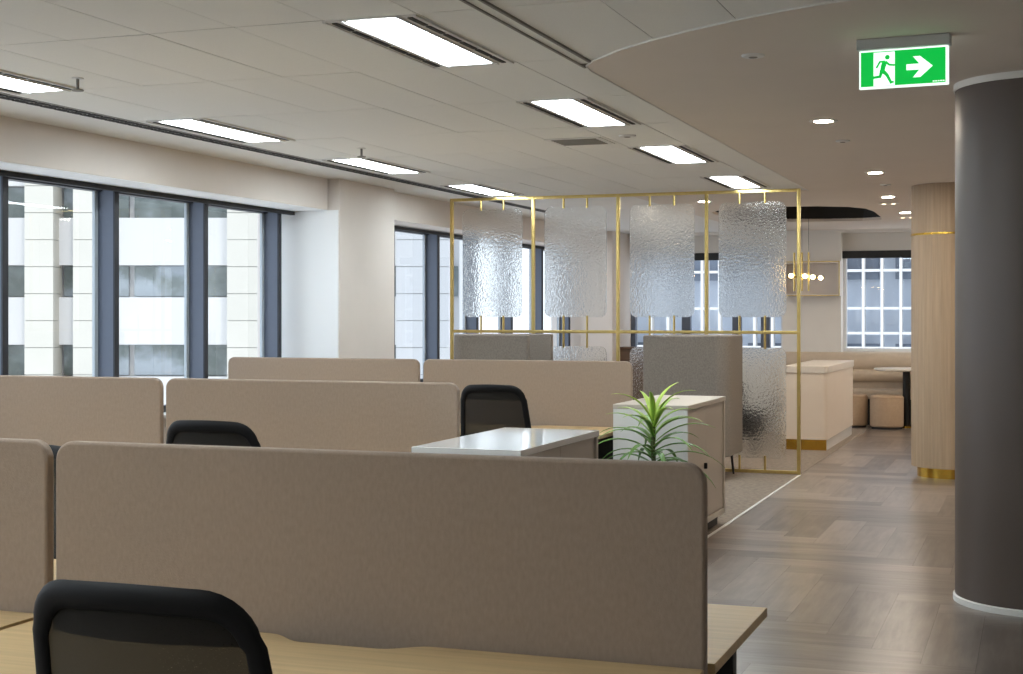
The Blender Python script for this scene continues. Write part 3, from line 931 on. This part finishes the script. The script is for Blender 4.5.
# ------------------------------------------------------------------ plant
def plant():
    x, y = -2.235, 8.76
    root = thing('potted_plant', (x, y, 0), 'spiky green dracaena plant in a pale pot before the storage locker', 'plant')
    MB().lathe([(0.10, 0.0), (0.115, 0.02), (0.15, 0.36), (0.155, 0.38), (0.145, 0.38), (0.138, 0.345)], 36).build('pot', 'pot', root, smooth=True)
    MB().lathe([(0.136, 0.33), (0.137, 0.348)], 30).build('soil', 'soil', root)
    MB().tube([(0, 0, 0.34), (0.006, 0.002, 0.5), (-0.004, 0.0, 0.70), (0.002, 0, 0.86)], [0.017, 0.016, 0.014, 0.010], 10).build('stem', 'stem', root, smooth=True)
    bm = bmesh.new()
    uvl = bm.loops.layers.uv.new('UVMap')
    rnd = random.Random(21)
    n = 38
    for i in range(n):
        t = i / (n - 1)                       # 0 = lowest leaf, 1 = top
        az = i * 2.39996 + rnd.uniform(-0.25, 0.25)
        base = Vector((0.0, 0.0, 0.54 + 0.31 * t + rnd.uniform(-0.01, 0.01)))
        L = (0.45 - 0.10 * t) * rnd.uniform(0.85, 1.12)
        el = math.radians(22 + 46 * t ** 1.6 + rnd.uniform(-8, 8))
        droop = math.radians(92 - 22 * t + rnd.uniform(-10, 10))
        wmax = 0.021 * rnd.uniform(0.85, 1.15)
        tone = 0.05 + 0.65 * t ** 1.6 + rnd.uniform(-0.06, 0.10)
        segs = 9
        p = base.copy(); rows_ = []
        side = Vector((-math.sin(az), math.cos(az), 0))
        for k in range(segs + 1):
            s = k / segs
            e = el - droop * s ** 1.25
            dirv = Vector((math.cos(az) * math.cos(e), math.sin(az) * math.cos(e), math.sin(e)))
            up = side.cross(dirv) * -1
            wd = wmax * (0.45 + 1.6 * s) if s < 0.34 else wmax * (1.0 - ((s - 0.34) / 0.66) ** 1.7)
            wd = max(wd, 0.0006)
            rows_.append([p + side * -wd + up * wd * 0.35, p.copy(), p + side * wd + up * wd * 0.35])
            p += dirv * (L / segs)
        vs_ = [[bm.verts.new(q) for q in r] for r in rows_]
        for k in range(segs):
            for a in (0, 1):
                f = bm.faces.new((vs_[k][a], vs_[k][a + 1], vs_[k + 1][a + 1], vs_[k + 1][a]))
                f.smooth = True
                acr = {0: -1.0, 1: 0.0, 2: 1.0}
                for lp, cc in zip(f.loops, (a, a + 1, a + 1, a)):
                    lp[uvl].uv = (acr[cc], tone)
    me = bpy.data.meshes.new('foliage'); bm.to_mesh(me); bm.free()
    me.materials.append(M['leaf'])
    o = bpy.data.objects.new('foliage', me); C.objects.link(o); o.parent = root
    so = o.modifiers.new('thickness', 'SOLIDIFY'); so.thickness = 0.0012
plant()

# ------------------------------------------------------------------ brass framed glass partition
def partition():
    Y = 13.82
    xs = [-5.653, -4.769, -3.885, -3.001, -2.117]
    root = thing('glass_partition', (-3.885, Y, 0), 'brass framed partition hung with textured glass panes between desks and lounge', 'partition')
    ox = -3.885
    for x in xs:
        box('post', 'brass', x - ox - 0.016, x - ox + 0.016, -0.016, 0.016, 0.0, 2.69, root, 0.002, 1)
    for nm, z in (('top_rail', 2.69), ('middle_rail', 1.345), ('bottom_rail', 0.022)):
        box(nm, 'brass', xs[0] - ox - 0.016, xs[-1] - ox + 0.016, -0.015, 0.015, z - 0.015, z + 0.015, root, 0.002, 1)
    for a, b in zip(xs, xs[1:]):
        c = (a + b) / 2 - ox
        for z0, z1, lab in ((1.49, 2.59, 'u'), (0.15, 1.20, 'l')):
            MB().prism(rrect(c - 0.322, c + 0.322, z0, z1, 0.07, 8), 'Y', -0.006, 0.006).build('glass_pane', 'hammered', root)
        for dx in (-0.122, 0.122):
            for z0, z1 in ((2.575, 2.69), (1.185, 1.505), (0.03, 0.17)):
                MB().lathe([(0.011, z0), (0.011, z1)], 10, c + dx, -0.0).build('hanger_rod', 'brass', root, smooth=True)
partition()

# ------------------------------------------------------------------ high-backed armchairs facing each other
def make_armchair(label):
    """origin on the floor; the shell's closed back is at +X, it opens towards -X"""
    root = thing('high_back_armchair', (0, 0, 0), label, 'armchair', 'high backed lounge armchairs')
    W, D, T, r = 0.39, 0.40, 0.075, 0.14      # half width (y), half depth (x)
    def U(w, d0, d1, rr):
        p = [(d0, -w)]
        for k in range(9):
            a = -PI / 2 + k / 8 * PI / 2
            p.append((d1 - rr + rr * math.cos(a), -w + rr + rr * math.sin(a)))
        for k in range(9):
            a = k / 8 * PI / 2
            p.append((d1 - rr + rr * math.cos(a), w - rr + rr * math.sin(a)))
        p.append((d0, w))
        return p
    outer = U(W, -D, D, r)
    inner = U(W - T, -D, D - T, r * 0.6)[::-1]
    MB().prism(outer + inner, 'Z', 0.22, 1.325).build('shell', 'grey_weave', root, 0.018, 3)
    MB().prism(rrect(-D + 0.01, D - T - 0.005, -(W - T) + 0.004, W - T - 0.004, 0.04, 5), 'Z', 0.26, 0.45).build('seat', 'tan_weave', root, 0.03, 3)
    MB().prism(rrect(D - T - 0.13, D - T - 0.004, -(W - T) + 0.012, W - T - 0.012, 0.05, 5), 'Z', 0.45, 1.20).build('back_cushion', 'tan_weave', root, 0.025, 3)
    for sx_ in (-1, 1):
        for sy in (-1, 1):
            MB().tube([(sx_ * (D - 0.09), sy * (W - 0.10), 0.0), (sx_ * (D - 0.11), sy * (W - 0.12), 0.225)], [0.010, 0.014], 10).build('leg', 'black_metal', root, smooth=True)
    return root
ac = make_armchair('high backed grey woven armchair right of the pair, before the brass partition')
ac.location = (-3.02, 13.39, 0)
dup(ac, (-4.94, 13.39, 0), 'high backed grey woven armchair left of the pair, showing above the back screen', PI)
def side_table():
    root = thing('coffee_table', (-3.95, 13.39, 0), 'small round pale table between the two high backed armchairs', 'table')
    MB().lathe([(0.24, 0.44), (0.25, 0.45), (0.25, 0.465), (0.24, 0.47)], 36).build('top', 'oak', root, smooth=True)
    MB().lathe([(0.018, 0.02), (0.018, 0.44)], 12).build('stem', 'black_metal', root, smooth=True)
    MB().lathe([(0.16, 0.0), (0.16, 0.012), (0.02, 0.024)], 28).build('base', 'black_metal', root, smooth=True)
side_table()

# ------------------------------------------------------------------ bar counter beyond the partition
def counter():
    root = thing('bar_counter', (-2.44, 17.6, 0), 'cream counter with thick pale top and brass plinth beyond the partition', 'counter')
    hx, y0, y1 = 0.24, -1.20, 1.20
    outl = [(-hx, y0)] + [(hx - 0.05 + 0.05 * math.sin(k / 6 * PI / 2), y0 + 0.05 - 0.05 * math.cos(k / 6 * PI / 2)) for k in range(7)] + [(hx, y1), (-hx, y1)]
    MB().prism(outl, 'Z', 0.12, 0.862).build('body', 'counter', root, smooth=True)
    o2 = [(p[0] * 1.0 + (0.012 if p[0] > 0 else -0.012), p[1] + (-0.014 if p[1] < 0 else 0.014)) for p in outl]
    MB().prism(o2, 'Z', 0.862, 0.94).build('top', 'counter_top', root, 0.004, 2)
    box('plinth', 'brass_polished', -hx + 0.004, hx - 0.012, y0 + 0.006, y0 + 0.05, 0.0, 0.12, root)
    box('side_plinth', 'laminate', -hx + 0.01, hx - 0.010, y0 + 0.05, y1 - 0.01, 0.0, 0.12, root)
counter()
def stool():
    root = thing('tub_stool', (-3.02, 15.75, 0), 'dark padded stool blurred behind the lower right glass pane', 'stool')
    MB().lathe([(0.19, 0.20), (0.23, 0.22), (0.24, 0.42), (0.22, 0.47), (0.10, 0.49)], 32).build('seat', 'seat_fabric', root, smooth=True)
    b = MB()
    path = [(0.225 * math.cos(a), 0.225 * math.sin(a), 0.60) for a in [math.radians(100 + 16 * k) for k in range(11)]]
    b.tube(path, 0.03, 8, flat=5.0, up=(0, 0, 1)); b.build('backrest', 'seat_fabric', root, smooth=True)
    for k in range(4):
        a = PI / 4 + k * PI / 2
        MB().tube([(0.2 * math.cos(a), 0.2 * math.sin(a), 0), (0.14 * math.cos(a), 0.14 * math.sin(a), 0.22)], 0.012, 8).build('leg', 'black_metal', root, smooth=True)
stool()

# ------------------------------------------------------------------ pendant chandelier
def chandelier():
    root = thing('chandelier', (-2.60, 17.5, ZC + 0.5), 'brass bar chandelier with small glowing bulbs hanging over the counter', 'chandelier')
    zt = 1.97 - (ZC + 0.5)
    for dx in (-0.135, -0.045, 0.035):
        MB().lathe([(0.012, zt - 0.17), (0.012, zt + 0.29)], 10, dx, 0.0).build('vertical_bar', 'brass', root, smooth=True)
    MB().tube([(-0.22, -0.02, zt), (0.22, 0.03, zt - 0.012)], 0.014, 10).build('cross_bar', 'brass', root, smooth=True)
    for dx, yy, dz in ((-0.165, -0.03, 0.012), (-0.005, 0.0, 0.006), (0.085, 0.02, -0.004), (0.175, 0.03, -0.016)):
        MB().lathe([(0.004, zt + dz - 0.026), (0.022, zt + dz - 0.016), (0.028, zt + dz), (0.022, zt + dz + 0.016), (0.004, zt + dz + 0.026)], 16, dx, yy - 0.02).build('bulb', 'lamp_bulb', root, smooth=True)
    for dx in (-0.045, 0.035):
        MB().lathe([(0.002, zt + 0.25), (0.002, 0.0)], 6, dx, 0.0).build('cable', 'black', root)
    MB().lathe([(0.07, -0.03), (0.07, 0.0)], 20).build('canopy', 'brass', root)
chandelier()

# ------------------------------------------------------------------ wall shelf, banquette, ottomans, table
def wall_shelf():
    root = thing('wall_shelf', (-3.02, YF - 0.2, 2.03), 'pale open box shelf with brass edge on the far white wall', 'shelf')
    b = MB()
    hx, hz, d = 0.41, 0.245, 0.26
    b.box(-hx, hx, -d, 0, hz - 0.03, hz).box(-hx, hx, -d, 0, -hz, -hz + 0.03).box(-hx, -hx + 0.03, -d, 0, -hz + 0.03, hz - 0.03).box(hx - 0.03, hx, -d, 0, -hz + 0.03, hz - 0.03)
    b.box(-hx + 0.03, hx - 0.03, -0.02, -0.002, -hz + 0.03, hz - 0.03)
    b.build('box', 'plaster', root)
    e = MB()
    e.box(-hx - 0.003, hx + 0.003, -d - 0.008, -d, hz - 0.012, hz).box(-hx - 0.003, hx + 0.003, -d - 0.008, -d, -hz, -hz + 0.012)
    e.box(hx - 0.012, hx + 0.003, -d - 0.008, -d, -hz, hz).box(-hx - 0.003, -hx + 0.012, -d - 0.008, -d, -hz, hz)
    e.build('edge_trim', 'brass', root)
wall_shelf()
def banquette():
    root = thing('banquette', (-2.0, 20.5, 0), 'long beige channelled banquette under the gridded window', 'banquette')
    # plan path of the back, local coordinates
    path = [(-2.9 + 0.2 * k, 0.46) for k in range(13)]
    path = [(-1.45, 0.36), (-1.0, 0.36), (-0.62, 0.37), (-0.3, 0.42), (0.0, 0.45), (0.35, 0.44), (0.7, 0.38), (1.0, 0.26), (1.25, 0.06), (1.4, -0.2)]
    for z, r, nm in ((0.86, 0.085, 'upper_back_roll'), (0.68, 0.075, 'lower_back_roll')):
        MB().tube([(x, y - 0.02, z) for x, y in path], r, 12, flat=1.55 if z > 0.8 else 1.3, up=(0, 0, 1)).build(nm, 'leather', root, smooth=True)
    def sweep(nm, m, o0, o1, z0, z1, bev):
        L = [Vector((x, y)) for x, y in path]
        A = []; B = []
        for i, p in enumerate(L):
            t_ = (L[min(i + 1, len(L) - 1)] - L[max(i - 1, 0)]).normalized()
            nrm = Vector((t_.y, -t_.x))
            A.append(tuple(p + nrm * o0)); B.append(tuple(p + nrm * o1))
        MB().prism(A + B[::-1], 'Z', z0, z1).build(nm, m, root, bev, 3)
    sweep('seat', 'leather', 0.02, 0.50, 0.36, 0.49, 0.03)
    sweep('base', 'dark_slot', 0.03, 0.42, 0.0, 0.36, 0.0)
    sweep('back_panel', 'leather', -0.10, -0.02, 0.2, 0.97, 0.02)
banquette()
def make_ottoman(label):
    root = thing('ottoman', (0, 0, 0), label, 'ottoman', 'round tan ottomans')
    MB().lathe([(0.205, 0.03), (0.218, 0.045), (0.22, 0.40), (0.212, 0.432), (0.19, 0.447), (0.05, 0.452)], 40).build('cushion', 'ottoman', root, smooth=True)
    MB().lathe([(0.20, 0.0), (0.20, 0.032)], 32).build('base', 'dark_slot', root)
    MB().tube([(0.219 * math.cos(2 * PI * k / 40), 0.219 * math.sin(2 * PI * k / 40), 0.415) for k in range(40)], 0.005, 6, closed=True).build('piping', 'ottoman', root, smooth=True)
    return root
ot = make_ottoman('round tan ottoman standing clear before the banquette table'); ot.location = (-1.885, 20.02 - 0.12, 0)
dup(ot, (-2.37, 20.05, 0), 'round tan ottoman half hidden by the cream counter')
def cafe_table():
    root = thing('cafe_table', (-1.66, 20.25, 0), 'round pale cafe table on a black pedestal at the banquette', 'table')
    MB().lathe([(0.41, 0.765), (0.43, 0.775), (0.43, 0.79), (0.42, 0.797)], 48).build('top', 'counter_top', root, smooth=True)
    MB().lathe([(0.05, 0.03), (0.05, 0.765)], 20).build('pedestal', 'black_metal', root, smooth=True)
    MB().lathe([(0.165, 0.0), (0.165, 0.02), (0.06, 0.035)], 36).build('base', 'brass_polished', root, smooth=True)
cafe_table()
def sideboard():
    root = thing('sideboard', (-5.35, 20.6, 0), 'dark brown sideboard under the far window behind the partition', 'sideboard')
    box('body', 'brown_wood', -0.40, 0.40, -0.2, 0.2, 0.08, 1.02, root, 0.004, 1)
    box('top', 'brown_wood', -0.42, 0.42, -0.215, 0.215, 1.02, 1.05, root, 0.004, 1)
    box('plinth', 'dark_slot', -0.37, 0.37, -0.17, 0.17, 0.0, 0.08, root)
    for s in (-1, 1):
        d = box('door', 'brown_wood', s * 0.2 - 0.19, s * 0.2 + 0.19, -0.216, -0.2, 0.10, 1.0, root, 0.002, 1)
        box('handle', 'black_metal', s * 0.03 - 0.006, s * 0.03 + 0.006, -0.232, -0.216, 0.5, 0.66, d)
sideboard()

# ------------------------------------------------------------------ buildings outside
def office_block():
    """pale tower across the street, seen through the left windows"""
    D = 60.0
    k = D / FPX
    ca, sa = math.cos(YAW), math.sin(YAW)
    root = thing('office_building', (-sa * D, ca * D, 0), 'white and beige office building across the street outside the left windows', 'building', rz=YAW)
    def X(u): return (u - 511.5) * k
    def Z(v): return EYE + (316.1 - v) * k
    box('core', 'facade_white', X(-420), X(458), 1.6, 12, -22, 30, root)
    b = MB()
    for v in range(-6, 11):
        z = Z(297 + 80.5 * v)
        b.box(X(-420), X(447), 0.8, 1.7, z - 48 * k, z)            # spandrel bands
    b.build('spandrel', 'facade_white', root)
    pil = [(-330, -300), (-270, -245), (-170, -140), (-90, -62), (-45, -22), (24.5, 53), (73, 97), (227, 262), (300, 330), (396, 425), (432, 449)]
    for (u0, u1) in pil:
        m = MB(); j = MB()
        v = -300.0
        while v < 720:
            m.box(X(u0), X(u1), 0.0, 1.2, Z(v + 26.4), Z(v))
            v += 27.0
        m.build('pilaster', 'facade_beige' if u1 < 390 else 'facade_white', root)
        j.box(X(u0) + 0.03, X(u1) - 0.03, 0.06, 1.1, Z(720), Z(-300))
        j.build('joint_backing', 'facade_joint', root)
    # windows: one object per opening
    ops = [(-20, 24.5), (54, 73), (98, 120), (126, 178), (181, 227), (263, 299), (331, 395), (425, 432), (449, 457)]
    for v in range(-4, 9):
        z1, z0 = Z(265 + 80.5 * v), Z(296 + 80.5 * v)
        for u0, u1 in ops:
            wd = box('window', 'facade_glass', X(u0), X(u1), 1.35, 1.55, z0, z1, root)
office_block()
def grey_block():
    root = thing('city_building', (0.0, 40.0, 0), 'grey blue building with white gridded windows outside the far window', 'building')
    box('core', 'facade_grey', -12, 12, 0.6, 10, -20, 34, root)
    pitch = 0.49
    b = MB()
    for k in range(-24, 24):
        b.box(k * pitch - 0.035, k * pitch + 0.035, 0.0, 0.3, -12, 24)
    z = -10.96
    zs = []
    while z < 24:
        for dz in (0.0, 0.40, 1.07, 2.09):
            zs.append(z + dz)
        z += 2.9
    for z in zs:
        b.box(-12, 12, 0.02, 0.28, z - 0.035, z + 0.035)
    b.build('glazing_grid', 'facade_white', root)
    for k in range(-4, 8):
        z = k * 2.9 - 0.4
        for j in range(12):
            x = -11.6 + j * 2.0
            box('window', 'facade_dark', x, x + 1.56, 0.4, 0.62, z, z + 1.15, root)
grey_block()
